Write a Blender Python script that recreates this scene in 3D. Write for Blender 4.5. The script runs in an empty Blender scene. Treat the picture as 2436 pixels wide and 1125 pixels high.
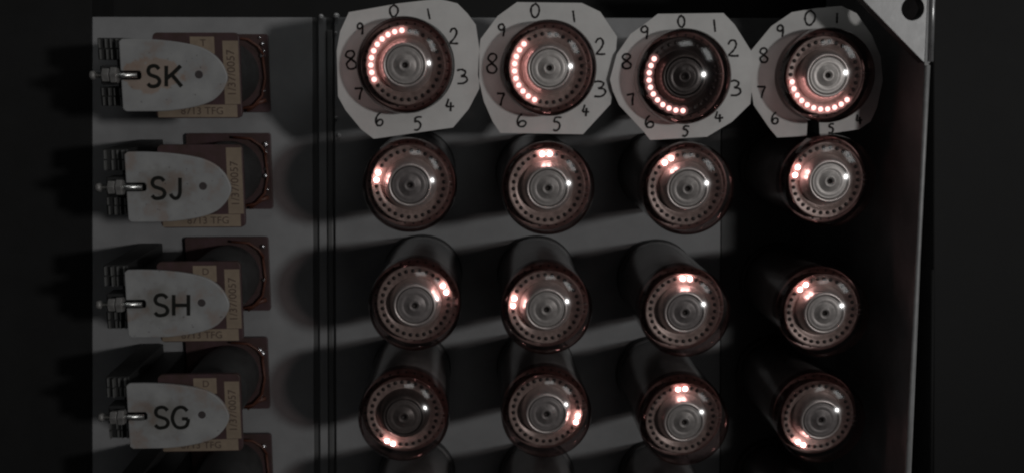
import bpy, bmesh, math, random
from mathutils import Vector, Matrix, Quaternion
random.seed(7)

# ------------------------------------------------------------------ scale and camera
S = 1.5556e-4                      # metres per modelling unit (a tube is 28 mm across)
F = 2500.0                         # camera distance along its axis, in modelling units
CX, CY = 1218.0, 562.5
FOOT = (1100.0, 150.0)             # point of the panel straight in front of the camera
D = math.sqrt(F * F - (CX - FOOT[0]) ** 2 - (CY - FOOT[1]) ** 2)

def W(X, Y, h=0.0):                # rack coordinates (right, down, towards viewer) -> world metres
    return Vector(((X - CX) * S, -h * S, (CY - Y) * S))

scene = bpy.context.scene
C = scene.collection
cam_data = bpy.data.cameras.new('camera')
cam = bpy.data.objects.new('camera', cam_data)
C.objects.link(cam)
cam.location = W(FOOT[0], FOOT[1], D)
look = W(CX, CY, 0) - cam.location
cam.rotation_euler = look.to_track_quat('-Z', 'Y').to_euler()
cam_data.sensor_width = 36.0
cam_data.lens = 36.0 * F / 2436.0
cam_data.clip_start = 0.02
cam_data.clip_end = 20.0
cam_data.dof.use_dof = True
cam_data.dof.focus_distance = 0.335
cam_data.dof.aperture_fstop = 16.0
scene.camera = cam

world = bpy.data.worlds.new('World')
scene.world = world
world.use_nodes = True
bg = world.node_tree.nodes['Background']
bg.inputs[0].default_value = (0.95, 0.97, 1.0, 1)
bg.inputs[1].default_value = 0.017

def area(name, loc, target, size, power, col=(1, 1, 1), shape='DISK', sy=None):
    ld = bpy.data.lights.new(name, 'AREA')
    ld.shape = shape; ld.size = size
    if sy: ld.size_y = sy
    ld.energy = power; ld.color = col
    o = bpy.data.objects.new(name, ld)
    C.objects.link(o)
    o.location = loc
    o.rotation_euler = (Vector(target) - Vector(loc)).to_track_quat('-Z', 'Y').to_euler()
    return o

LDIR = Vector((0.67, -1.0, 0.10)).normalized()
tgt = W(1100, 500, 0)
kd = bpy.data.lights.new('key_lamp', 'SPOT')
kd.energy = 30.0; kd.color = (1.0, 0.985, 0.97); kd.shadow_soft_size = 0.065
kd.spot_size = math.radians(20); kd.spot_blend = 1.0
ko = bpy.data.objects.new('key_lamp', kd); C.objects.link(ko)
ko.location = tgt + LDIR * 2.0
ko.rotation_euler = (W(850, 60) - ko.location).to_track_quat('-Z', 'Y').to_euler()
# two dim windows of the room, only seen as soft patches mirrored in the glass domes
area('window_light_above', W(1500, 500) + Vector((0.22, -1.0, 1.55)), W(1300, 500), 0.56, 1.35, (0.98, 1.0, 0.99), 'RECTANGLE', 0.38)
area('window_light_right', W(1500, 500) + Vector((1.22, -1.1, 1.05)), W(1300, 500), 0.40, 1.9, (0.98, 1.0, 0.99), 'RECTANGLE', 0.64)

vs = scene.view_settings
vs.view_transform = 'Standard'; vs.look = 'None'; vs.exposure = 0; vs.gamma = 1
vs.use_curve_mapping = False
scene.render.engine = 'CYCLES'
scene.cycles.use_denoising = True
scene.cycles.max_bounces = 8
scene.cycles.transparent_max_bounces = 24
scene.cycles.filter_width = 2.2
scene.cycles.sample_clamp_indirect = 8.0
scene.cycles.caustics_reflective = False
scene.cycles.caustics_refractive = False

def U(x, y, h=0.0):                # where a sight line at photo position (x, y) meets the layer at height h
    q = cam.rotation_euler.to_quaternion()
    d = q @ Vector(((x - CX) / F, (CY - y) / F, -1.0))
    o = cam.location
    t = (-h * S - o.y) / d.y
    p = o + d * t
    return (p.x / S + CX, CY - p.z / S)

# ------------------------------------------------------------------ materials
def mat(name, col, rough=0.6, metal=0.0, noise=0.0, nscale=400.0, col2=None, bump=0.0, spec=0.5, coat=0.0):
    m = bpy.data.materials.new(name); m.use_nodes = True
    nt = m.node_tree; b = nt.nodes['Principled BSDF']
    b.inputs['Base Color'].default_value = (*col, 1)
    b.inputs['Roughness'].default_value = rough
    b.inputs['Metallic'].default_value = metal
    b.inputs['Specular IOR Level'].default_value = spec
    b.inputs['Coat Weight'].default_value = coat
    if noise > 0 or col2:
        tc = nt.nodes.new('ShaderNodeTexCoord')
        n = nt.nodes.new('ShaderNodeTexNoise'); n.inputs['Scale'].default_value = nscale
        n.inputs['Detail'].default_value = 6; n.inputs['Roughness'].default_value = 0.65
        nt.links.new(tc.outputs['Object'], n.inputs['Vector'])
        r = nt.nodes.new('ShaderNodeValToRGB')
        r.color_ramp.elements[0].position = 0.34; r.color_ramp.elements[1].position = 0.68
        c2 = col2 if col2 else tuple(c * (1 - noise) for c in col)
        r.color_ramp.elements[0].color = (*c2, 1); r.color_ramp.elements[1].color = (*col, 1)
        nt.links.new(n.outputs['Fac'], r.inputs[0]); nt.links.new(r.outputs[0], b.inputs['Base Color'])
        mr = nt.nodes.new('ShaderNodeMapRange')
        mr.inputs['To Min'].default_value = max(0.05, rough - 0.12); mr.inputs['To Max'].default_value = min(1, rough + 0.12)
        nt.links.new(n.outputs['Fac'], mr.inputs['Value']); nt.links.new(mr.outputs[0], b.inputs['Roughness'])
        if bump > 0:
            bp = nt.nodes.new('ShaderNodeBump'); bp.inputs['Strength'].default_value = bump
            bp.inputs['Distance'].default_value = 0.0002
            nt.links.new(n.outputs['Fac'], bp.inputs['Height']); nt.links.new(bp.outputs[0], b.inputs['Normal'])
    return m

M_panel = mat('grey_panel_paint', (0.315, 0.315, 0.32), 0.62, noise=0.20, nscale=55, bump=0.08)
M_black = mat('black_back_and_border_paint', (0.019, 0.019, 0.019), 0.7, noise=0.2, nscale=60, spec=0.2)
M_groove = mat('groove_black', (0.02, 0.02, 0.02), 0.8, spec=0.2)
M_alum = mat('brushed_aluminium', (0.25, 0.25, 0.25), 0.42, 0.55, noise=0.25, nscale=300, bump=0.15)
M_rodm = mat('edge_metal', (0.42, 0.42, 0.42), 0.5, 0.2, noise=0.25, nscale=200)
M_paper = mat('white_paper', (0.76, 0.745, 0.725), 0.85, noise=0.13, nscale=110, bump=0.15, spec=0.1)
M_ink = mat('black_pen_ink', (0.025, 0.022, 0.022), 0.7, spec=0.15)
M_tagink = mat('engraved_black_filling', (0.015, 0.015, 0.013), 0.6, spec=0.2)
M_brown = mat('red_brown_paxolin', (0.080, 0.042, 0.048), 0.5, noise=0.5, nscale=260, col2=(0.06, 0.036, 0.03), bump=0.1)
M_cream = mat('yellowed_label', (0.30, 0.235, 0.175), 0.75, noise=0.18, nscale=350, spec=0.15)
M_labelink = mat('faded_label_ink', (0.10, 0.07, 0.06), 0.8, spec=0.1)
M_coil = mat('black_coil_tape', (0.055, 0.055, 0.055), 0.55, noise=0.4, nscale=200)
M_wire = mat('orange_brown_wire', (0.12, 0.04, 0.024), 0.5, noise=0.3, nscale=500)
M_solder = mat('solder', (0.75, 0.74, 0.76), 0.25, 1.0)
M_nickel = mat('nickel_plate', (0.62, 0.62, 0.60), 0.28, 1.0, noise=0.2, nscale=800)
M_nut = mat('dull_nut', (0.30, 0.29, 0.28), 0.5, 0.35, noise=0.35, nscale=600)
M_spring = mat('contact_spring', (0.34, 0.34, 0.33), 0.4, 0.7)
M_stack = mat('black_spring_stack', (0.02, 0.02, 0.02), 0.6)
M_screw = mat('screw_metal', (0.75, 0.75, 0.75), 0.4, 0.3)

def tag_paint(name, patch, wear, soft):
    m = bpy.data.materials.new(name); m.use_nodes = True
    nt = m.node_tree; b = nt.nodes['Principled BSDF']
    b.inputs['Roughness'].default_value = 0.55
    b.inputs['Specular IOR Level'].default_value = 0.4
    tc = nt.nodes.new('ShaderNodeTexCoord'); oi = nt.nodes.new('ShaderNodeObjectInfo')
    add = nt.nodes.new('ShaderNodeVectorMath'); add.operation = 'ADD'
    nt.links.new(tc.outputs['Object'], add.inputs[0])
    sc_ = nt.nodes.new('ShaderNodeVectorMath'); sc_.operation = 'SCALE'; sc_.inputs[0].default_value = (1, 1, 1)
    nt.links.new(oi.outputs['Random'], sc_.inputs['Scale']); nt.links.new(sc_.outputs[0], add.inputs[1])
    n = nt.nodes.new('ShaderNodeTexNoise'); n.inputs['Scale'].default_value = 130; n.inputs['Detail'].default_value = 5
    nt.links.new(add.outputs[0], n.inputs['Vector'])
    r = nt.nodes.new('ShaderNodeValToRGB')
    e = r.color_ramp.elements
    e[0].position = 0.36; e[0].color = (0.29, 0.25, 0.23, 1)
    e[1].position = 0.47; e[1].color = (0.305, 0.305, 0.305, 1)
    x = e.new(0.72); x.color = (0.37, 0.37, 0.367, 1)
    nt.links.new(n.outputs['Fac'], r.inputs[0])
    n2 = nt.nodes.new('ShaderNodeTexNoise'); n2.inputs['Scale'].default_value = 900; n2.inputs['Detail'].default_value = 2
    nt.links.new(add.outputs[0], n2.inputs['Vector'])
    r2 = nt.nodes.new('ShaderNodeValToRGB')
    r2.color_ramp.elements[0].position = 0.25; r2.color_ramp.elements[0].color = (0.5, 0.48, 0.48, 1)
    r2.color_ramp.elements[1].position = 0.31; r2.color_ramp.elements[1].color = (1, 1, 1, 1)
    nt.links.new(n2.outputs['Fac'], r2.inputs[0])
    mx = nt.nodes.new('ShaderNodeMix'); mx.data_type = 'RGBA'; mx.blend_type = 'MULTIPLY'; mx.inputs[0].default_value = 1
    nt.links.new(r.outputs[0], mx.inputs[6]); nt.links.new(r2.outputs[0], mx.inputs[7])
    # worn patch where fingers and cleaning rubbed round the letters
    mp = nt.nodes.new('ShaderNodeMapping'); mp.inputs['Location'].default_value = (patch[0] * S, 0, 0)
    nt.links.new(tc.outputs['Object'], mp.inputs['Vector'])
    mp2 = nt.nodes.new('ShaderNodeMapping'); mp2.inputs['Scale'].default_value = (1 / (patch[1] * S), 1e-6, 1 / (patch[2] * S))
    nt.links.new(mp.outputs[0], mp2.inputs['Vector'])
    ln = nt.nodes.new('ShaderNodeVectorMath'); ln.operation = 'LENGTH'; nt.links.new(mp2.outputs[0], ln.inputs[0])
    n3 = nt.nodes.new('ShaderNodeTexNoise'); n3.inputs['Scale'].default_value = 260; n3.inputs['Detail'].default_value = 4
    nt.links.new(add.outputs[0], n3.inputs['Vector'])
    ad = nt.nodes.new('ShaderNodeMath'); ad.operation = 'MULTIPLY_ADD'; ad.inputs[1].default_value = 1.1
    nt.links.new(n3.outputs['Fac'], ad.inputs[0]); nt.links.new(ln.outputs['Value'], ad.inputs[2])
    r3 = nt.nodes.new('ShaderNodeValToRGB'); r3.color_ramp.elements[0].position = 0.92 * soft[0] ; r3.color_ramp.elements[1].position = 0.92 * soft[1]
    r3.color_ramp.elements[0].color = (*wear, 1); r3.color_ramp.elements[1].color = (1, 1, 1, 1)
    dv = nt.nodes.new('ShaderNodeMath'); dv.operation = 'DIVIDE'; dv.inputs[1].default_value = 1.7
    nt.links.new(ad.outputs[0], dv.inputs[0]); nt.links.new(dv.outputs[0], r3.inputs[0])
    mx2 = nt.nodes.new('ShaderNodeMix'); mx2.data_type = 'RGBA'; mx2.blend_type = 'MULTIPLY'; mx2.inputs[0].default_value = 1
    nt.links.new(mx.outputs[2], mx2.inputs[6]); nt.links.new(r3.outputs[0], mx2.inputs[7])
    nt.links.new(mx2.outputs[2], b.inputs['Base Color'])
    bp = nt.nodes.new('ShaderNodeBump'); bp.inputs['Strength'].default_value = 0.15; bp.inputs['Distance'].default_value = 0.0002
    nt.links.new(n.outputs['Fac'], bp.inputs['Height']); nt.links.new(bp.outputs[0], b.inputs['Normal'])
    return m
M_tag = tag_paint('grey_name_plate_paint', (72, 70, 48), (0.72, 0.69, 0.65), (0.55, 1.0))
M_tag_tan = tag_paint('tan_stained_name_plate_paint', (84, 74, 46), (1.0, 0.80, 0.68), (0.78, 0.86))

def glass(name, tint, refl):
    m = bpy.data.materials.new(name); m.use_nodes = True
    nt = m.node_tree; nt.nodes.remove(nt.nodes['Principled BSDF'])
    out = nt.nodes['Material Output']
    tr = nt.nodes.new('ShaderNodeBsdfTransparent'); tr.inputs[0].default_value = (*tint, 1)
    gl = nt.nodes.new('ShaderNodeBsdfGlossy'); gl.inputs['Roughness'].default_value = 0.13
    lw = nt.nodes.new('ShaderNodeLayerWeight'); lw.inputs['Blend'].default_value = 0.5
    pw = nt.nodes.new('ShaderNodeMath'); pw.operation = 'POWER'; pw.inputs[1].default_value = 5.0
    nt.links.new(lw.outputs['Facing'], pw.inputs[0])
    fr = nt.nodes.new('ShaderNodeMath'); fr.operation = 'MULTIPLY_ADD'
    fr.inputs[1].default_value = 1.0 - refl; fr.inputs[2].default_value = refl
    nt.links.new(pw.outputs[0], fr.inputs[0])
    tc = nt.nodes.new('ShaderNodeTexCoord')
    n = nt.nodes.new('ShaderNodeTexNoise'); n.inputs['Scale'].default_value = 110; n.inputs['Detail'].default_value = 1
    nt.links.new(tc.outputs['Object'], n.inputs['Vector'])
    bp = nt.nodes.new('ShaderNodeBump'); bp.inputs['Strength'].default_value = 0.02; bp.inputs['Distance'].default_value = 0.0006
    nt.links.new(n.outputs['Fac'], bp.inputs['Height']); nt.links.new(bp.outputs[0], gl.inputs['Normal'])
    mix = nt.nodes.new('ShaderNodeMixShader')
    nt.links.new(fr.outputs[0], mix.inputs[0]); nt.links.new(tr.outputs[0], mix.inputs[1]); nt.links.new(gl.outputs[0], mix.inputs[2])
    nt.links.new(mix.outputs[0], out.inputs['Surface'])
    return m
M_glass = glass('tube_glass', (0.95, 0.91, 0.90), 0.065)
M_glass_side = glass('red_brown_stained_glass', (0.43, 0.335, 0.33), 0.065)

M_plate = mat('mica_cathode_plate', (0.46, 0.36, 0.33), 0.36, 0.2, noise=0.5, nscale=420, bump=0.25)
M_plate_dark = mat('darkened_cathode_plate', (0.032, 0.02, 0.018), 0.4, 0.25, noise=0.4, nscale=420, bump=0.2)
M_hubs = {
    'bright': mat('bright_anode_disc', (0.78, 0.79, 0.77), 0.42, 0.25, noise=0.22, nscale=500, bump=0.4),
    'mid': mat('grey_anode_disc', (0.50, 0.50, 0.49), 0.42, 0.25, noise=0.28, nscale=500, bump=0.4),
    'dim': mat('dull_anode_disc', (0.32, 0.31, 0.31), 0.42, 0.25, noise=0.3, nscale=500, bump=0.4),
    'dark': mat('dark_anode_disc', (0.14, 0.125, 0.12), 0.4, 0.25, noise=0.3, nscale=500, bump=0.4),
}
M_hubs['black'] = mat('blackened_anode_disc', (0.055, 0.048, 0.046), 0.35, 0.2, noise=0.3, nscale=500, bump=0.3)
M_wall = mat('polished_anode_rim', (0.88, 0.84, 0.82), 0.38, 0.7, noise=0.2, nscale=600)
def vary(m, lo, hi):
    nt = m.node_tree; b = nt.nodes['Principled BSDF']
    src = b.inputs['Base Color'].links[0].from_socket
    oi = nt.nodes.new('ShaderNodeObjectInfo'); mr = nt.nodes.new('ShaderNodeMapRange')
    mr.inputs['To Min'].default_value = lo; mr.inputs['To Max'].default_value = hi
    nt.links.new(oi.outputs['Random'], mr.inputs['Value'])
    hs = nt.nodes.new('ShaderNodeHueSaturation'); nt.links.new(mr.outputs[0], hs.inputs['Value'])
    nt.links.new(src, hs.inputs['Color']); nt.links.new(hs.outputs[0], b.inputs['Base Color'])
vary(M_plate, 0.85, 1.35)
for m_ in M_hubs.values(): vary(m_, 0.8, 1.1)
M_wall_black = mat('blackened_anode_rim', (0.10, 0.085, 0.08), 0.33, 0.5, noise=0.3, nscale=500)
M_pin = mat('unlit_cathode', (0.018, 0.013, 0.012), 0.5)
M_sleeve = mat('dark_tube_body', (0.26, 0.25, 0.25), 0.42, 0.1, noise=0.35, nscale=150)
M_lower = mat('lower_spacer_disc', (0.38, 0.26, 0.24), 0.32, 0.2, noise=0.4, nscale=500)
M_socket = mat('black_socket', (0.05, 0.05, 0.05), 0.5)
M_streak = mat('reflection_streak_grey', (0.40, 0.38, 0.37), 0.35, 0.6)

def emis(name, col, st):
    m = bpy.data.materials.new(name); m.use_nodes = True
    nt = m.node_tree; nt.nodes.remove(nt.nodes['Principled BSDF'])
    e = nt.nodes.new('ShaderNodeEmission'); e.inputs[0].default_value = (*col, 1); e.inputs[1].default_value = st
    nt.links.new(e.outputs[0], nt.nodes['Material Output'].inputs['Surface'])
    return m
M_lit2 = emis('neon_glow_bright', (1.0, 0.55, 0.52), 20.0)
M_lit10 = emis('neon_glow_soft', (1.0, 0.47, 0.44), 3.0)
def vol_glow(name, col, st):
    m = bpy.data.materials.new(name); m.use_nodes = True
    nt = m.node_tree; nt.nodes.remove(nt.nodes['Principled BSDF'])
    e = nt.nodes.new('ShaderNodeEmission'); e.inputs[0].default_value = (*col, 1); e.inputs[1].default_value = st
    nt.links.new(e.outputs[0], nt.nodes['Material Output'].inputs['Volume'])
    return m
M_halo = vol_glow('neon_halo', (1.0, 0.50, 0.48), 32.0)
M_halo_soft = vol_glow('neon_halo_soft', (1.0, 0.50, 0.48), 60.0)

# ------------------------------------------------------------------ mesh helpers (all in modelling units, scaled on build)
# local axes of every builder: x right, y down the rack, z towards the viewer
ROOTM = Matrix(((1, 0, 0), (0, 0, -1), (0, -1, 0)))     # (x, y_down, z_out) -> world directions

class MB:
    def __init__(s): s.v = []; s.f = []; s.m = []; s.sm = []
    def add(s, verts, faces, mi=0, smooth=False):
        o = len(s.v); s.v += [tuple(p) for p in verts]
        for f in faces:
            s.f.append(tuple(i + o for i in f)); s.m.append(mi); s.sm.append(smooth)
        return s
    def box(s, x0, x1, y0, y1, z0, z1, mi=0):
        v = [(x, y, z) for z in (z0, z1) for y in (y0, y1) for x in (x0, x1)]
        return s.add(v, [(0, 1, 3, 2), (4, 6, 7, 5), (0, 4, 5, 1), (2, 3, 7, 6), (0, 2, 6, 4), (1, 5, 7, 3)], mi)
    def lathe(s, prof, n=64, mi=0, cx=0, cy=0, smooth=True, ks=None):
        vs_ = []
        for k in range(n):
            a = 2 * math.pi * k / n
            for r, z in prof: vs_.append((cx + r * math.cos(a), cy + r * math.sin(a), z))
        m = len(prof); fs = []
        for k in range(n):
            for i in range(m - 1):
                a, b = k * m + i, ((k + 1) % n) * m + i
                fs.append((a, b, b + 1, a + 1))
        return s.add(vs_, fs, mi, smooth)
    def tube(s, pts, r, n=10, mi=0, cap=True):
        pts = [Vector(p) for p in pts]; vs_ = []; ref = Vector((0.13, 0.37, 0.92))
        for i, p in enumerate(pts):
            t = (pts[min(i + 1, len(pts) - 1)] - pts[max(i - 1, 0)]).normalized()
            a = t.cross(ref)
            if a.length < 1e-3: a = t.cross(Vector((1, 0, 0)))
            a.normalize(); b = t.cross(a)
            rr = r[i] if isinstance(r, (list, tuple)) else r
            for k in range(n):
                w = 2 * math.pi * k / n
                vs_.append(p + a * (rr * math.cos(w)) + b * (rr * math.sin(w)))
        fs = [(i * n + k, i * n + (k + 1) % n, (i + 1) * n + (k + 1) % n, (i + 1) * n + k) for i in range(len(pts) - 1) for k in range(n)]
        s.add(vs_, fs, mi, True)
        if cap:
            o = len(s.v) - len(vs_)
            s.f.append(tuple(o + k for k in range(n))); s.m.append(mi); s.sm.append(False)
            s.f.append(tuple(o + (len(pts) - 1) * n + k for k in range(n))); s.m.append(mi); s.sm.append(False)
        return s
    def prism(s, poly, z0, z1, mi=0):
        n = len(poly)
        v = [(x, y, z0) for x, y in poly] + [(x, y, z1) for x, y in poly]
        fs = [tuple(range(n)), tuple(range(2 * n - 1, n - 1, -1))] + [(i, (i + 1) % n, n + (i + 1) % n, n + i) for i in range(n)]
        return s.add(v, fs, mi)
    def sphere(s, c, r, mi=0, n=16, m=10, sz=1.0):
        prof = [(max(r * math.sin(math.pi * i / m), r * 0.001), c[2] + sz * r * math.cos(math.pi * i / m)) for i in range(m + 1)]
        return s.lathe(prof, n, mi, c[0], c[1])
    def ribbon(s, pts, w, z, closed=False, mi=0):
        n = len(pts); L = []; R = []
        for i, p in enumerate(pts):
            a = pts[(i - 1) % n] if (closed or i > 0) else p
            b = pts[(i + 1) % n] if (closed or i < n - 1) else p
            dx, dy = b[0] - a[0], b[1] - a[1]; l = math.hypot(dx, dy) or 1
            nx, ny = -dy / l, dx / l
            ww = w[i] if isinstance(w, list) else w
            L.append((p[0] + nx * ww / 2, p[1] + ny * ww / 2, z)); R.append((p[0] - nx * ww / 2, p[1] - ny * ww / 2, z))
        m = n if closed else n - 1
        return s.add(L + R, [(i, (i + 1) % n, n + (i + 1) % n, n + i) for i in range(m)], mi)
    def build(s, name, mats, parent=None, bevel=0):
        me = bpy.data.meshes.new(name)
        me.from_pydata([tuple(ROOTM @ (Vector(p) * S)) for p in s.v], [], s.f)
        for m in (mats if isinstance(mats, (list, tuple)) else [mats]): me.materials.append(m)
        me.polygons.foreach_set('material_index', s.m); me.polygons.foreach_set('use_smooth', s.sm)
        bm = bmesh.new(); bm.from_mesh(me)
        bmesh.ops.recalc_face_normals(bm, faces=bm.faces)
        bm.to_mesh(me); bm.free(); me.update()
        o = bpy.data.objects.new(name, me); C.objects.link(o)
        if parent: o.parent = parent
        if bevel:
            b = o.modifiers.new('bevel', 'BEVEL'); b.width = bevel * S; b.segments = 2; b.limit_method = 'ANGLE'
        return o

def tag(o, label=None, cat=None, group=None, kind=None):
    for k, v in (('label', label), ('category', cat), ('group', group), ('kind', kind)):
        if v: o[k] = v
    return o
def empty(name, X, Y, h=0):
    o = bpy.data.objects.new(name, None); C.objects.link(o); o.location = W(X, Y, h); o.empty_display_size = 0.005
    return o
def smooth(pts, k=6, closed=False):
    P = [Vector((p[0], p[1])) for p in pts]; n = len(P); out = []
    rng = range(n) if closed else range(n - 1)
    for i in rng:
        p0 = P[(i - 1) % n] if (closed or i > 0) else P[0] * 2 - P[1]
        p1 = P[i]; p2 = P[(i + 1) % n]
        p3 = P[(i + 2) % n] if (closed or i < n - 2) else p2 * 2 - p1
        for j in range(k):
            t = j / k
            q = 0.5 * ((2 * p1) + (p2 - p0) * t + (2 * p0 - 5 * p1 + 4 * p2 - p3) * t * t + (3 * p1 - p0 - 3 * p2 + p3) * t ** 3)
            out.append((q.x, q.y))
    if not closed: out.append((P[-1].x, P[-1].y))
    return out

# ------------------------------------------------------------------ setting: panels of the rack
ytop = U(1218, 43, 0)[1]
xL = U(219, 500, 0)[0]
BOT = 1500
def rackbox(name, x0, x1, y0, y1, z0, z1, m, bevel=0, **kw):
    cx_, cy_ = (x0 + x1) / 2, (y0 + y1) / 2
    o = MB().box(x0 - cx_, x1 - cx_, y0 - cy_, y1 - cy_, z0, z1).build(name, m, None, bevel)
    o.location = W(cx_, cy_, 0)
    return tag(o, **kw)
def rackprism(name, edge_l, edge_r, z0, z1, m, bevel=0, yt=None, **kw):
    """a plate running down the rack; each side edge is given at the top and at the bottom of the view"""
    (l0, l1), (r0, r1) = edge_l, edge_r
    y0 = ytop if yt is None else yt
    pts = []
    for xv, yv in ((l0, 0), (r0, 0), (r1, 1125), (l1, 1125)): pts.append(U(xv, yv, z1))
    def ext(p, q, y): return (p[0] + (q[0] - p[0]) * (y - p[1]) / (q[1] - p[1]), y)
    poly = [ext(pts[0], pts[3], y0), ext(pts[1], pts[2], y0), ext(pts[1], pts[2], BOT), ext(pts[0], pts[3], BOT)]
    o_ = poly[0]
    o = MB().prism([(p[0] - o_[0], p[1] - o_[1]) for p in poly], z0, z1).build(name, m, None, bevel)
    o.location = W(o_[0], o_[1], 0)
    return tag(o, **kw)
M_channel = mat('seam_channel_paint', (0.10, 0.10, 0.10), 0.6)
M_side = mat('dark_grey_side_paint', (0.5, 0.5, 0.5), 0.7, noise=0.3, nscale=60, spec=0.2)
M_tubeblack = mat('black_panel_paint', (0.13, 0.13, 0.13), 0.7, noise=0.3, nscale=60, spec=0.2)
rackprism('relay_panel', (219, 219), (742, 747), -8, 0, M_panel, 2, label='flat grey painted panel behind the four relays', cat='panel', kind='structure')
rackprism('seam_strip', (757, 762), (775, 781), -9, -2, M_panel, 1, label='narrow grey strip between the relay panel and the tube panel', cat='strip', kind='structure')
rackprism('seam_channel', (735, 740), (805, 810), -16, -9.5, M_channel, 0, label='dark channel behind the seam between the two panels', cat='channel', kind='structure')
xwall = U(2190, 600, 428)[0]
rackprism('tube_panel', (795, 800), (1716, 1712), -8, 0, M_panel, 2, label='flat grey painted panel carrying the rows of glowing tubes', cat='panel', kind='structure')
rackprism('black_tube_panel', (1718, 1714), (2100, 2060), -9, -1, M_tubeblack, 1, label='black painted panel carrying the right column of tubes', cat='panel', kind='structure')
rackprism('seam_flange', (777, 783), (790, 795), -9, 4, mat('flange_dark_metal', (0.16, 0.16, 0.16), 0.5, 0.2), 2, yt=ytop + 28,
        label='dark metal flange standing along the left edge of the tube panel', cat='flange')
rackbox('cabinet_back', -1500, 4200, -1400, 2600, -220, -200, M_black, label='black back wall of the cabinet', cat='cabinet back', kind='structure')
rackprism('border_bar', (-1200, -1200), (218, 218), -150, 3, M_black, 1, yt=-700, label='wide black bar added to fill the dark left border beside the relays', cat='border bar')  # added bar that fills the dark side border, no part of the rack
rackprism('side_plate', (2206, 2157), (2217, 2168), -150, 424, M_side, 1, yt=-500, label='dark side plate standing right of the last column of tubes', cat='side plate')
rackprism('border_bar', (2220, 2220), (3700, 3700), -150, 380, M_black, 3, yt=-700, label='wide black bar added to fill the dark border at the far right', cat='border bar')  # matching bar added for the dark border on the right

# bright edge of the side plate
e0 = U(2206, 156, 430); e1 = U(2157, 1125, 430)
xe = [(e0[0] + (e1[0] - e0[0]) * t, e0[1] + (e1[1] - e0[1]) * t, 0) for t in (0, .25, .5, .75, 1.35)]
mb = MB(); mb.tube([(p[0] - e0[0], p[1] - e0[1], 0) for p in xe], 5.5, 12)
o = mb.build('edge_rod', M_rodm); o.location = W(e0[0], e0[1], 430)
tag(o, label='long thin grey metal rod along the right side plate', cat='rod')
f0 = U(2216, 640, 380); f1 = U(2212, 1180, 380)
o = MB().tube([(0, 0, 0), (f1[0] - f0[0], f1[1] - f0[1], 0)], 3.5, 10).build('outer_rod', M_groove); o.location = W(f0[0], f0[1], 384)
tag(o, label='short dim metal rod at the lower right beside the black bar', cat='rod')

# corner gusset with a hole
gh = 416
def poly_with_hole(outer, hc, hr, z0, z1, n=32):
    bm = bmesh.new()
    ov = [bm.verts.new((x, y, 0)) for x, y in outer]
    hv = [bm.verts.new((hc[0] + hr * math.cos(2 * math.pi * k / n), hc[1] + hr * math.sin(2 * math.pi * k / n), 0)) for k in range(n)]
    es = [bm.edges.new((ov[i], ov[(i + 1) % len(ov)])) for i in range(len(ov))] + [bm.edges.new((hv[i], hv[(i + 1) % n])) for i in range(n)]
    bmesh.ops.triangle_fill(bm, use_beauty=True, edges=es)
    bm.verts.ensure_lookup_table()
    v = [tuple(a.co) for a in bm.verts]; f = [tuple(q.index for q in a.verts) for a in bm.faces]
    bm.free()
    m = MB(); nv = len(v)
    m.add([(x, y, z1) for x, y, _ in v] + [(x, y, z0) for x, y, _ in v], f + [tuple(i + nv for i in reversed(a)) for a in f])
    for loop in (range(len(outer)), range(len(outer), len(outer) + n)):
        L = list(loop)
        for i in range(len(L)):
            a, b = L[i], L[(i + 1) % len(L)]
            m.f.append((a, b, b + nv, a + nv)); m.m.append(0); m.sm.append(False)
    return m
g_img = [(1960, -90), (2190, 146), (2196, 151), (2209, 151), (2213, 60), (2216, -90)]
g = [U(x, y, gh) for x, y in g_img]
hc = U(2168, 22, gh); go = g[3]
mb = poly_with_hole([(p[0] - go[0], p[1] - go[1]) for p in g], (hc[0] - go[0], hc[1] - go[1]), 22, -22, 7)
root = empty('corner_gusset', go[0], go[1], gh)
tag(root, label='triangular aluminium corner bracket with a round hole at top right', cat='bracket')
mb.build('gusset_plate', M_alum, root, 1.0)
q0, q1 = g[3], g[5]
MB().tube([(0, -3, 8), (q1[0] - q0[0], q1[1] - q0[1], 8)], 5.5, 10).build('rolled_edge', mat('bright_edge', (0.62, 0.62, 0.62), 0.3, 0.6, noise=0.3, nscale=250), root)

# screws along the seam
def screw(px, py, h, r, label):
    X, Y = U(px, py, h)
    root = empty('panel_screw', X, Y, 0)
    tag(root, label=label, cat='screw', group='screws along the panel seam')
    MB().lathe([(r, -3), (r, h * 0.5), (r * 0.8, h * 0.85), (r * 0.4, h), (0.01, h)], 20).build('head', M_screw, root)
    MB().box(-r * 0.8, r * 0.8, -0.6, 0.6, h * 0.8, h + 0.15).build('slot', M_groove, root)
screw(763, 40, 8, 5.5, 'dim round screw head left of the seam at the very top')
screw(799, 38, 12, 6.5, 'bright screw head by the upper left corner of the first paper dial')
screw(798, 79, 6, 3.5, 'small screw beside the first paper dial, just below the bright one')
screw(799, 281, 6, 3.5, 'small screw beside the lower left corner of the first paper dial')
screw(806, 323, 7, 4.5, 'small screw just under the first paper dial')

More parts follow.
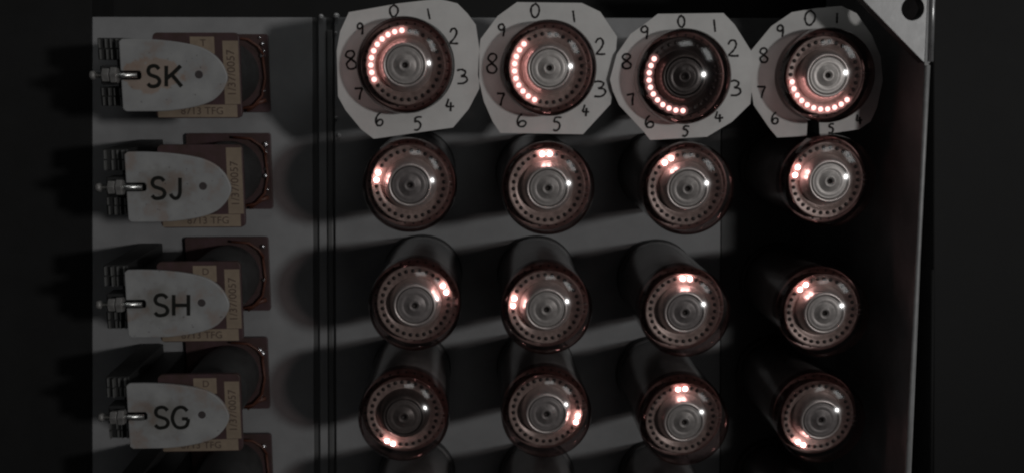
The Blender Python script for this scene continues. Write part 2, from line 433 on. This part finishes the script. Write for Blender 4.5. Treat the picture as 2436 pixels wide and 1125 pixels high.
# ------------------------------------------------------------------ glass counting tubes
HT = 400.0           # tip of the dome above the panel
ZP = 325.0           # cathode plate
ZH = 352.0           # anode disc face
RP = 68.5            # ring of cathodes
def tube_meshes():
    d = {}
    prof = [(92, 4), (94, 200), (95.5, 346)]
    for i in range(1, 15):
        a = math.pi / 2 * i / 14
        prof.append((95.5 * math.cos(a) if i < 14 else 0.05, 346 + 54 * math.sin(a)))
    d['glass_envelope'] = (MB().lathe([(92, 4), (94, 200), (95, 292)], 96, 0).lathe([(95, 292)] + prof[2:7], 96, 1).lathe(prof[6:], 96, 0), [M_glass, M_glass_side])
    d['body_sleeve'] = (MB().lathe([(0.1, 8), (84, 8), (84.5, 150), (85, 284), (82, 288), (0.1, 288)], 72), [M_sleeve])
    d['socket'] = (MB().lathe([(94, -2), (94, 14), (93, 18), (86, 19)], 64), [M_socket])
    m = MB().lathe([(0.1, 300), (88, 300), (91.5, 302), (92, 305), (90.5, 307), (87, 305.5), (60, 305), (0.1, 305)], 72)
    for k in range(30):
        a = 2 * math.pi * (k + .5) / 30
        m.box(84 * math.cos(a) - 2, 84 * math.cos(a) + 2, 84 * math.sin(a) - 2, 84 * math.sin(a) + 2, 304, 306, 1)
    d['spacer_disc'] = (m, [M_lower, M_pin])
    m = MB().lathe([(48, ZP - 4), (54, ZP - 4), (59, ZP - 2.5), (63, ZP - 0.5), (66, ZP), (74, ZP), (77, ZP + 1.2), (79, ZP + 0.6), (80, ZP - 2.5), (78, ZP - 8), (76, ZP - 26)], 90)
    for k in range(30):
        a = 2 * math.pi * k / 30
        m.lathe([(4.1, ZP - 3), (4.1, ZP + 1.0), (3.2, ZP + 1.8), (0.02, ZP + 1.8)], 10, 1, RP * math.cos(a), RP * math.sin(a))
    d['cathode_plate'] = (m, [M_plate, M_pin])
    d['anode_rim'] = (MB().lathe([(54, ZP - 8), (53.5, ZP - 2), (51, ZP + 6), (46.5, ZH - 9), (43, ZH - 2.5), (40.6, ZH - 1.4), (38.6, ZH - 3), (37.8, ZH - 9)], 90), [M_wall])
    d['anode_disc'] = (MB().lathe([(37.4, ZH - 12), (36.5, ZH - 4), (34, ZH - 3.2), (33, ZH - 3.8), (31.5, ZH - 3), (24, ZH - 2.4), (22.8, ZH - 3.2), (21.6, ZH - 2.2), (14, ZH - 1.6), (12.6, ZH + 0.6), (9.6, ZH + 1.4), (7.6, ZH + 0.4), (5.6, ZH - 2)], 90), None)
    d['centre_hole'] = (MB().lathe([(5.7, ZH - 1.9), (4.8, ZH - 5), (0.02, ZH - 6)], 24), [M_pin])
    m = MB().tube([(70, 3, ZP + 3), (78, 3, ZP + 5), (87, 4, ZP + 2)], 0.8, 6).tube([(72, -5, ZP + 2), (83, -8, ZP + 3), (88, -6, ZP - 4)], 0.6, 6).tube([(74, 12, ZP + 2), (86, 15, ZP)], 0.6, 6)
    d['reflection_streak'] = (m, [M_streak])  # thin wires standing in for grey reflection streaks on the glass
    return d
TM = tube_meshes()
proto_mesh = {}
for nm, (mb, ms) in TM.items():
    o = mb.build(nm, ms if ms else [M_hubs['mid']])
    proto_mesh[nm] = o.data
    bpy.data.objects.remove(o)
lit_proto = MB().sphere((0, 0, 0), 4.9, 0, 14, 8, 0.9).build('t', M_lit2); lit_me = lit_proto.data; bpy.data.objects.remove(lit_proto)
lit_proto = MB().sphere((0, 0, 0), 5.1, 0, 14, 8, 0.8).build('t', M_lit10); lit_soft_me = lit_proto.data; bpy.data.objects.remove(lit_proto)
h_ = MB().sphere((0, 0, 0), 11, 0, 18, 10, 0.9).build('t', M_halo); halo_me = h_.data; bpy.data.objects.remove(h_)
h_ = MB().sphere((0, 0, 0), 11.0, 0, 18, 10, 0.9).build('t', M_halo_soft); halo_soft_me = h_.data; bpy.data.objects.remove(h_)

def make_tube(hx, hy, lits, hub, label, dark_plate=False, group='glowing counting tubes in rows', offs=(0, 0)):
    X, Y = U(hx, hy, ZP)          # hx, hy: centre of the ring of cathodes
    root = empty('counting_tube', X, Y, 0)
    tag(root, label=label, cat='counting tube', group=group)
    first = lits[0] if lits else random.uniform(0, 12)
    spin = math.radians(first - 90)
    tx, tz = (random.uniform(-0.016, 0.016), random.uniform(-0.016, 0.016)) if hub else (0, 0)
    root.rotation_euler = (tx, 0, tz)
    # keep the cathode ring where it was measured: shift the foot against the lean
    dv_ = root.rotation_euler.to_matrix() @ Vector((0, -ZP * S, 0)) - Vector((0, -ZP * S, 0))
    root.location = root.location - Vector((dv_.x, 0, dv_.z))
    rm = Matrix.Rotation(spin, 4, 'Y')
    for nm, me in proto_mesh.items():
        if hub is None and nm in ('reflection_streak',): continue
        o = bpy.data.objects.new(nm, me); C.objects.link(o); o.parent = root
        if nm in ('cathode_plate', 'spacer_disc', 'anode_disc'):
            o.rotation_euler = rm.to_euler()
        if nm == 'reflection_streak':
            o.rotation_euler = (0, random.uniform(-0.12, 0.12), 0)
        if nm == 'anode_disc':
            o.material_slots[0].link = 'OBJECT'; o.material_slots[0].material = M_hubs[hub or 'dim']
        if nm == 'anode_rim' and hub in ('black', 'dark'):
            o.material_slots[0].link = 'OBJECT'; o.material_slots[0].material = M_wall_black
        if nm == 'cathode_plate' and dark_plate:
            o.material_slots[0].link = 'OBJECT'; o.material_slots[0].material = M_plate_dark
    soft = len(lits) > 3
    for a in lits:
        t = math.radians(a - 90)
        p = Vector((RP * math.cos(t), RP * math.sin(t), ZP + 8.0))
        o = bpy.data.objects.new('lit_cathode', lit_soft_me if soft else lit_me); C.objects.link(o); o.parent = root
        o.location = ROOTM @ (p * S)
        h = bpy.data.objects.new('glow', halo_soft_me if soft else halo_me); C.objects.link(h); h.parent = o
        h.location = (0, 0, 0)
    return root

def arc(a0, a1, n): return [a0 + (a1 - a0) * i / (n - 1) for i in range(n)]
make_tube(965, 156, arc(-5, -114, 10), 'mid', 'tube in the leftmost paper dial, ten dots lit on its left side')
make_tube(1304, 163, arc(-46, -156, 10), 'bright', 'glass tube in the second paper dial, ten dots lit from left to lower left')
make_tube(1622, 183, arc(-59, -182, 11), 'black', 'dark glass tube in the third paper dial, eleven dots lit at lower left', True)
make_tube(1960, 180, arc(-101, -224, 11), 'bright', 'glass tube in the rightmost paper dial, eleven dots lit along its bottom')
make_tube(976, 438, [-69, -82], 'dim', 'SJ row tube under the first paper dial, two dots lit at left')
make_tube(1301, 445, [-9, 4], 'mid', 'SJ row tube under the second paper dial, two dots lit at top')
make_tube(1630, 446, [-28, -41], 'mid', 'SJ row tube under the third paper dial, two dots at upper left')
make_tube(1964, 429, [-66, -80], 'bright', 'bright centred SJ row tube under the rightmost paper dial, dots at left')
make_tube(988, 720, [57, 70], 'dim', 'SH row tube nearest the relays, two dots lit at upper right')
make_tube(1298, 729, [-73, -86], 'mid', 'second SH row tube from the relays, two dots lit at left')
make_tube(1624, 736, [-3, 10], 'dim', 'third SH row tube from the relays, two dots lit at top')
make_tube(1953, 738, [-33, -46], 'mid', 'SH row tube at the right end, two dots lit at upper left')
make_tube(962, 982, [-147, -159], 'dark', 'SG row tube nearest the relays, two dots lit at lower left')
make_tube(1298, 975, [99, 111], 'dim', 'second SG row tube from the relays, two dots lit at right')
make_tube(1622, 994, [-10, 3], 'mid', 'third SG row tube from the relays, two dots lit at top')
make_tube(1944, 989, [-142, -154], 'dim', 'SG row tube at the right end, two dots lit at lower left')
for i, (x, t) in enumerate(((975, 'first'), (1300, 'second'), (1622, 'third'), (1940, 'fourth'))):
    make_tube(x, 1262, [60 + 70 * i, 72 + 70 * i], 'dim', '%s tube in the lowest row, only its dark body in the picture' % t)

# ------------------------------------------------------------------ paper dials with handwritten numerals
DIG = {
    '0': [([(.5, 1), (.15, .8), (.05, .45), (.25, .05), (.6, 0), (.92, .35), (.9, .75), (.6, .98)], True)],
    '1': [([(.45, 1), (.5, .5), (.55, 0)], False)],
    '2': [([(.12, .72), (.3, .97), (.62, .98), (.78, .72), (.6, .4), (.2, .05)], False), ([(.18, .05), (.6, .03), (1.0, .06)], False)],
    '3': [([(.1, .95), (.5, 1.0), (.85, .85), (.72, .62), (.4, .52)], False), ([(.42, .53), (.85, .45), (.95, .2), (.6, 0), (.05, .03)], False)],
    '4': [([(.35, 1), (.22, .65), (.08, .35)], False), ([(.08, .36), (.5, .34), (1.0, .38)], False), ([(.62, .72), (.62, .3), (.6, -.05)], False)],
    '5': [([(.95, .97), (.55, .98), (.25, .93)], False), ([(.25, .93), (.16, .6)], False), ([(.16, .6), (.5, .64), (.8, .45), (.75, .15), (.45, -.02), (.1, .02)], False)],
    '6': [([(.55, 1), (.2, .7), (.08, .3), (.3, .02), (.7, .03), (.9, .25), (.75, .45), (.4, .42), (.15, .2)], False)],
    '7': [([(.05, .93), (.5, .96), (.92, 1)], False), ([(.92, 1), (.7, .5), (.62, 0)], False)],
    '8': [([(.5, .52), (.15, .72), (.3, .97), (.68, .97), (.82, .75), (.5, .52)], False), ([(.5, .50), (.12, .28), (.28, .0), (.72, .0), (.86, .25), (.5, .50)], False)],
    '9': [([(.82, .8), (.55, 1), (.2, .88), (.18, .62), (.5, .52), (.8, .7)], False), ([(.82, .82), (.75, .4), (.62, 0)], False)],
}
def numeral(ch, px, py, hpx, h, origin, parent, wpx=None, rot=0, w=4.1):
    wpx = (wpx or hpx * 0.74) * random.uniform(0.88, 1.12); rot += random.uniform(-7, 7)
    mb = MB(); c, s_ = math.cos(math.radians(rot)), math.sin(math.radians(rot))
    for i, (st, closed) in enumerate(DIG[ch]):
        st = [(a + random.uniform(-.02, .02), b + random.uniform(-.02, .02)) for a, b in st] if len(st) > 3 else st
        pts = []
        for a, b in smooth(st, 6, closed):
            dx, dy = (a - .5) * wpx, (.5 - b) * hpx
            X, Y = U(px + dx * c - dy * s_, py + dx * s_ + dy * c, h)
            pts.append((X - origin[0], Y - origin[1]))
        mb.ribbon(pts, [w * random.uniform(0.75, 1.2) for _ in pts], h + 0.5 + 0.25 * i, closed)
    o = mb.build('numeral', M_ink, parent)
    o['label'] = 'handwritten figure ' + ch
    return o

def dial(name_label, outer_img, hole_img, hr, h, nums, slit=None):
    ho = U(hole_img[0], hole_img[1], h)
    root = empty('paper_dial', ho[0], ho[1], 0)
    tag(root, label=name_label, cat='paper dial', group='paper number dials around the top row of tubes')
    outer = [U(x, y, h) for x, y in outer_img]
    outer = [(p[0] - ho[0], p[1] - ho[1]) for p in outer]
    if slit:
        # a slit from the bottom edge into the hole: one single outline
        a, b = slit
        A = [(U(x, y, h)[0] - ho[0], U(x, y, h)[1] - ho[1]) for x, y in (a, b)]
        a0 = math.atan2(A[0][1], A[0][0]) ; b0 = math.atan2(A[1][1], A[1][0])
        arcp = []
        n = 64; da = (2 * math.pi - (a0 - b0))
        for k in range(n + 1):
            t = b0 - k / n * da
            arcp.append((hr * math.cos(t), hr * math.sin(t)))
        # outline starts right of the slit, runs round counter to the hole arc
        poly = outer + [A[0]] + [arcp[-1 - k] for k in range(n + 1)][0:] + [A[1]]
        bm = bmesh.new(); vs_ = [bm.verts.new((x, y, 0)) for x, y in poly]
        es = [bm.edges.new((vs_[i], vs_[(i + 1) % len(vs_)])) for i in range(len(vs_))]
        bmesh.ops.triangle_fill(bm, use_beauty=True, edges=es)
        bm.verts.ensure_lookup_table()
        v = [tuple(q.co) for q in bm.verts]; f = [tuple(q.index for q in a_.verts) for a_ in bm.faces]; bm.free()
        mb = MB(); nv = len(v)
        mb.add([(x, y, h) for x, y, _ in v] + [(x, y, h - 1) for x, y, _ in v], f + [tuple(i + nv for i in reversed(q)) for q in f])
        for i in range(len(poly)):
            j = (i + 1) % len(poly); mb.f.append((i, j, j + nv, i + nv)); mb.m.append(0); mb.sm.append(False)
    else:
        mb = poly_with_hole(outer, (0, 0), hr, h - 1, h, 64)
    mb.build('paper_sheet', M_paper, root)
    for (ch, x, y, hp, *r) in nums:
        numeral(ch, x, y, hp, h, ho, root, rot=r[0] if r else 0, w=4.1 if len(r) < 2 else r[1])
    return root

HP = 300
dial('leftmost white paper dial cut to a rough octagon, inked 0 to 9',
     [(830, 30), (949, 9), (1043, -2), (1088, 9), (1112, 33), (1132, 60), (1140, 115), (1140, 212), (1115, 260), (1078, 304), (889, 331), (859, 308), (822, 263), (804, 230), (801, 121), (809, 76)],
     (970, 156), 95, HP,
     [('0', 937, 27, 27), ('1', 1020, 34, 26, -3, 4.2), ('2', 1079, 87, 37), ('3', 1099, 183, 33), ('4', 1070, 250, 28), ('5', 994, 294, 31), ('6', 903, 284, 31), ('7', 853, 224, 28), ('8', 835, 142, 42), ('9', 858, 70, 27)])
dial('second white paper dial from the left, overlapped by its right neighbour',
     [(1230, 6), (1384, 8), (1428, 29), (1468, 88), (1462, 170), (1453, 248), (1387, 320), (1190, 317), (1172, 290), (1151, 242), (1137, 181), (1139, 133), (1143, 94), (1184, 39)],
     (1306, 163), 95, HP,
     [('0', 1273, 26, 31), ('1', 1365, 40, 28), ('2', 1427, 112, 38), ('3', 1426, 212, 36), ('4', 1393, 263, 26), ('5', 1325, 295, 32, 5), ('6', 1241, 287, 30), ('7', 1190, 237, 30), ('8', 1171, 151, 44), ('9', 1194, 73, 29)])
dial('third paper dial from the left, around the dark tube',
     [(1500, 82), (1531, 60), (1565, 34), (1721, 32), (1748, 60), (1788, 124), (1792, 180), (1785, 248), (1742, 290), (1682, 326), (1547, 334), (1531, 314), (1473, 251), (1458, 218), (1451, 190), (1467, 130)],
     (1628, 181), 95, HP + 10,
     [('0', 1621, 52, 26), ('1', 1700, 62, 30, -6), ('2', 1743, 116, 38), ('3', 1749, 210, 36), ('4', 1710, 278, 25), ('5', 1631, 312, 24, 10), ('6', 1545, 290, 28), ('7', 1501, 238, 28), ('8', 1491, 146, 34), ('9', 1534, 79, 31)])
dial('rightmost paper dial, slit at the bottom and half in shadow',
     [(1950, 322), (2044, 308), (2071, 290), (2086, 257), (2100, 193), (2095, 136), (2074, 85), (2038, 33), (2002, 15), (1938, 21), (1884, 30), (1835, 63), (1787, 121), (1784, 193), (1793, 251), (1830, 305), (1849, 328), (1919, 324)],
     (1968, 182), 96, HP,
     [('0', 1927, 43, 33, 5), ('1', 1991, 44, 24), ('5', 1977, 306, 22, 5), ('4', 2043, 284, 22), ('6', 1844, 281, 28), ('7', 1810, 220, 28), ('8', 1817, 132, 33), ('9', 1857, 75, 28)],
     slit=((1922, 270), (1948, 272)))

# ------------------------------------------------------------------ relays with name plates
TH = 315.0; BH = 298.0
k_ = D / (D - TH)
def LTR(ch):
    return {
        'S': [[(.88, .84), (.7, .97), (.45, 1), (.2, .93), (.1, .75), (.22, .58), (.5, .5), (.78, .42), (.92, .25), (.8, .07), (.5, 0), (.25, .02), (.08, .14)]],
        'K': [[(.08, 1), (.08, .5), (.08, 0)], [(.92, 1), (.5, .66), (.1, .38)], [(.40, .58), (.7, .28), (.98, 0)]],
        'J': [[(.78, 1), (.78, .6), (.77, .25), (.62, .05), (.38, 0), (.14, .10), (.04, .22)]],
        'H': [[(.06, 1), (.06, 0)], [(.94, 1), (.94, 0)], [(.07, .5), (.93, .5)]],
        'G': [[(.88, .82), (.68, .97), (.45, 1), (.2, .88), (.05, .6), (.05, .35), (.22, .08), (.5, 0), (.8, .08), (.92, .3), (.92, .44)], [(.92, .44), (.58, .44)]],
    }[ch]
def text_part(body, size, loc, rotz, name, parent):
    cu = bpy.data.curves.new('t', 'FONT'); cu.body = body; cu.size = size; cu.align_x = 'CENTER'; cu.align_y = 'CENTER'
    cu.resolution_u = 3
    to = bpy.data.objects.new('t', cu); C.objects.link(to)
    bpy.context.view_layer.update()
    me0 = bpy.data.meshes.new_from_object(to.evaluated_get(bpy.context.evaluated_depsgraph_get()))
    mb = MB(); c, s_ = math.cos(rotz), math.sin(rotz)
    vs_ = []
    for v in me0.vertices:
        x, y = v.co.x, -v.co.y
        vs_.append((loc[0] + x * c - y * s_, loc[1] + x * s_ + y * c, loc[2]))
    mb.add(vs_, [tuple(p.vertices) for p in me0.polygons])
    bpy.data.objects.remove(to); bpy.data.curves.remove(cu); bpy.data.meshes.remove(me0)
    return mb.build(name, M_labelink, parent)

def make_relay(tx, ty, letters, label, topmark, btext, bpos, beads, lettx=None, Xo=None):
    if Xo is None:
        tX, tY = U(tx, ty, TH)
        ox, oy = U(480, 445, BH); ox2, oy2 = U(300, 446, TH)
        X, Y = tX + (ox - ox2), tY           # relay axis
    else:
        X, Y = Xo
        tX, tY = X - (U(480, 445, BH)[0] - U(300, 446, TH)[0]), Y
    root = empty('relay', X, Y, 0)
    tag(root, label=label, cat='relay', group='relays with lettered name plates')
    z = lambda r, n=0: r
    def rr(x0, x1, y0, y1, r, n=5):
        out = []
        for cx_, cy_, a0 in ((x1 - r, y0 + r, -90), (x1 - r, y1 - r, 0), (x0 + r, y1 - r, 90), (x0 + r, y0 + r, 180)):
            for i in range(n + 1):
                a = math.radians(a0 + 90 * i / n); out.append((cx_ + r * math.cos(a), cy_ + r * math.sin(a)))
        return out
    # rear cheek on the panel
    MB().prism(rr(-100, 92, -88, 88, 6), 6, 16).build('rear_cheek', M_brown, root, 1)
    MB().box(-60, 60, -60, 60, 0, 6).build('mounting_foot', M_stack, root)
    # coil
    MB().lathe([(70, 16), (72, 40), (71, 150), (72, 260), (70, BH - 12)], 56).build('coil', M_coil, root)
    # yoke
    MB().box(-168, -104, -52, 52, 0, BH - 30).build('yoke', M_stack, root, 3)
    # front cheek
    MB().prism(rr(-86, 85, -84, 86, 10), BH - 12, BH).build('front_cheek', M_brown, root, 1)
    # yellowed labels wrapped on the front cheek
    lab = MB()
    lab.box(52, 83, -70 + (2 if topmark else -8), 58, BH, BH + 0.7)
    lab.box(-82, 76, 59, 84, BH, BH + 0.9)
    lb = lab.build('paper_label', M_cream, root)
    if topmark:
        MB().box(-12, 36, -76, -42, BH, BH + 0.7).build('paper_label', M_cream, root)
        text_part(topmark, 20, (14, -63, BH + 1.1), 0, 'label_print', lb)
    else:
        MB().prism([(-34, -60), (-12, -60), (-2, -38), (-20, -38)], BH, BH + 0.7).build('paper_label', M_cream, root)
    text_part('1/37/0057', 23, (68, -4, BH + 1.1), -math.pi / 2, 'label_print', lb)
    text_part(btext, 21, (bpos, 72, BH + 1.2), 0, 'label_print', lb)
    # wires and solder
    w = MB(); w.tube([(20, 80, 30), (55, 74, 26), (76, 50, 24), (84, 10, 22), (80, -40, 22)], 3.0, 8)
    w.tube([(10, -80, 30), (50, -76, 28), (72, -60, 26), (83, -40, 24)], 3.0, 8)
    w.tube([(40, 84, 24), (66, 66, 22), (84, 60, 20)], 5, 8)
    w.build('lead_wire', M_wire, root)
    for (bx, by, br) in beads:
        MB().sphere((bx, by, 20), br, 0, 14, 8, 0.8).build('solder_joint', M_solder, root)
    # armature name plate (bullet shape, slot for the screw)
    L = 240 / k_; Hh = 82 / k_
    ax0 = tX - X
    top = [(0.03, -1.0), (0.2, -1.0), (0.41, -.965), (0.6, -.89), (0.75, -.785), (0.86, -.62), (0.94, -.39), (0.985, -.14), (1.0, 0.06)]
    bot = [(0.985, .24), (0.94, .46), (0.86, .68), (0.75, .82), (0.6, .92), (0.4, .99), (0.2, 1.0), (0.03, 1.0)]
    out = smooth(top + bot, 4)
    slot = [(0, .93), (0, .12), (0.175, .12), (0.19, .06), (0.19, -.06), (0.175, -.12), (0, -.12), (0, -.93)]
    poly = [(ax0 + a * L, b * Hh) for a, b in out + slot]
    pl = MB().prism(poly, TH - 9, TH).build('name_plate', M_tag_tan if topmark == 'T' else M_tag, root, 2.0)
    MB().lathe([(0.02, TH + 0.2), (6.8, TH + 0.2), (8, TH + 0.3), (8.2, TH - 2)], 24, 0, ax0 + 0.735 * L, -0.02 * Hh).build('rivet_hole', mat('rivet_shadow_metal', (0.06, 0.05, 0.05), 0.5) if 'rivet_shadow_metal' not in bpy.data.materials else bpy.data.materials['rivet_shadow_metal'], pl)
    # lettering
    if letters:
        for (ch, cx_, wch) in letters:
            mb = MB()
            for i, st in enumerate(LTR(ch)):
                pts = smooth(st, 5) if len(st) > 2 else st
                q = []
                for a, b in pts:
                    A = U(cx_ + (a - .5) * wch, ty + 2 + (.5 - b) * 49, TH)
                    q.append((A[0] - X, A[1] - Y))
                mb.ribbon(q, 7.4, TH + 0.5 + 0.3 * i)
            lo = mb.build('letter', M_tagink, pl); lo['label'] = 'black letter ' + ch
    # adjusting screw, nut and tip
    zs = TH + 2
    def axrod(x0, x1, r0, r1, y=0):
        return [(ax0 + x0, y, zs), (ax0 + x1, y, zs)], [r0, r1]
    m = MB(); p, r = axrod(-48, 34, 5.2, 5.2); m.tube(p, r, 14)
    sc = m.build('adjusting_screw', M_nickel, root)
    m = MB(); m.tube([(ax0 - 34, 0, zs), (ax0 - 32.5, 0, zs), (ax0 - 21, 0, zs), (ax0 - 19.5, 0, zs)], [13, 14.5, 14.5, 13], 6)
    m.tube([(ax0 - 17.5, 0, zs), (ax0 - 16, 0, zs), (ax0 - 6, 0, zs), (ax0 - 4.5, 0, zs)], [15, 17, 17, 15], 6); m.sm = [False] * len(m.sm)
    m.build('lock_nut', M_nut, sc)
    m = MB(); m.tube([(ax0 - 60, 0, zs), (ax0 - 57, 0, zs), (ax0 - 50, 0, zs), (ax0 - 47, 0, zs)], [4, 9, 9, 4], 12)
    m.build('screw_tip', M_nut, sc)
    MB().box(ax0 - 44, ax0 - 4, -19, 19, zs - 60, zs - 15).build('screw_bracket', M_stack, root, 3)
    # two spring stacks
    for sy in (-1, 1):
        y0, y1 = (-74, -30) if sy < 0 else (24, 62)
        st = MB().box(ax0 - 56, ax0 - 6, y0, y1, 10, BH - 26).build('spring_stack', M_stack, root, 2)
        for j, bx in enumerate((-50, -36, -25, -14)):
            bl = MB()
            ww = 1.3
            zz = BH - 26 + random.uniform(4, 14)
            for (u0, u1) in ((y0 + 2, (y0 + y1) / 2 - 2), ((y0 + y1) / 2 + 1, y1 - 1)):
                off = random.uniform(-1.2, 1.2)
                bl.box(ax0 + bx - ww + off, ax0 + bx + ww + off, u0, u1, BH - 27, zz)
            bl.build('contact_spring', M_spring, st)
    return root

make_relay(287, 180, [('S', 366, 33), ('K', 413, 41)], 'relay with grey bullet shaped plate lettered SK, topmost of the relays', 'T', '8713 TFG', 6,
           [(80, -66, 5), (83, -50, 3), (79, -40, 6.5), (78, 40, 5.5), (74, -80, 2.5)])
make_relay(300, 446, [('S', 377, 36), ('J', 420, 30)], 'relay with grey bullet shaped plate lettered SJ, a spotted one', None, '8713 TFG', 10,
           [(81, -62, 7), (81, -44, 5.5), (82, -20, 4), (80, -6, 4), (78, 10, 6), (80, 28, 4.5), (82, 42, 3), (76, 48, 3)])
make_relay(300, 723, [('S', 384, 36), ('H', 431, 40)], 'relay with grey bullet shaped plate lettered SH, between SJ and SG', 'D', '8713 TFG', 0,
           [(80, -66, 5.5), (80, -36, 4), (80, -24, 3), (80, 14, 5), (26, 66, 6), (60, -66, 3)])
make_relay(304, 990, [('S', 385, 36), ('G', 430, 42)], 'relay with grey bullet shaped plate lettered SG, lowest lettered plate', 'D', '8713 TFG', -2,
           [(74, -58, 7), (80, -50, 8), (72, 56, 5)])
r4 = U(304, 990, TH)
make_relay(0, 0, None, 'relay partly seen under the SG plate, cut off by the bottom of the picture', 'D', '8713 TFG', 0,
           [(74, -58, 7), (80, -40, 4)], Xo=(U(480, 445, BH)[0] - U(300, 446, TH)[0] + r4[0], r4[1] + 240))
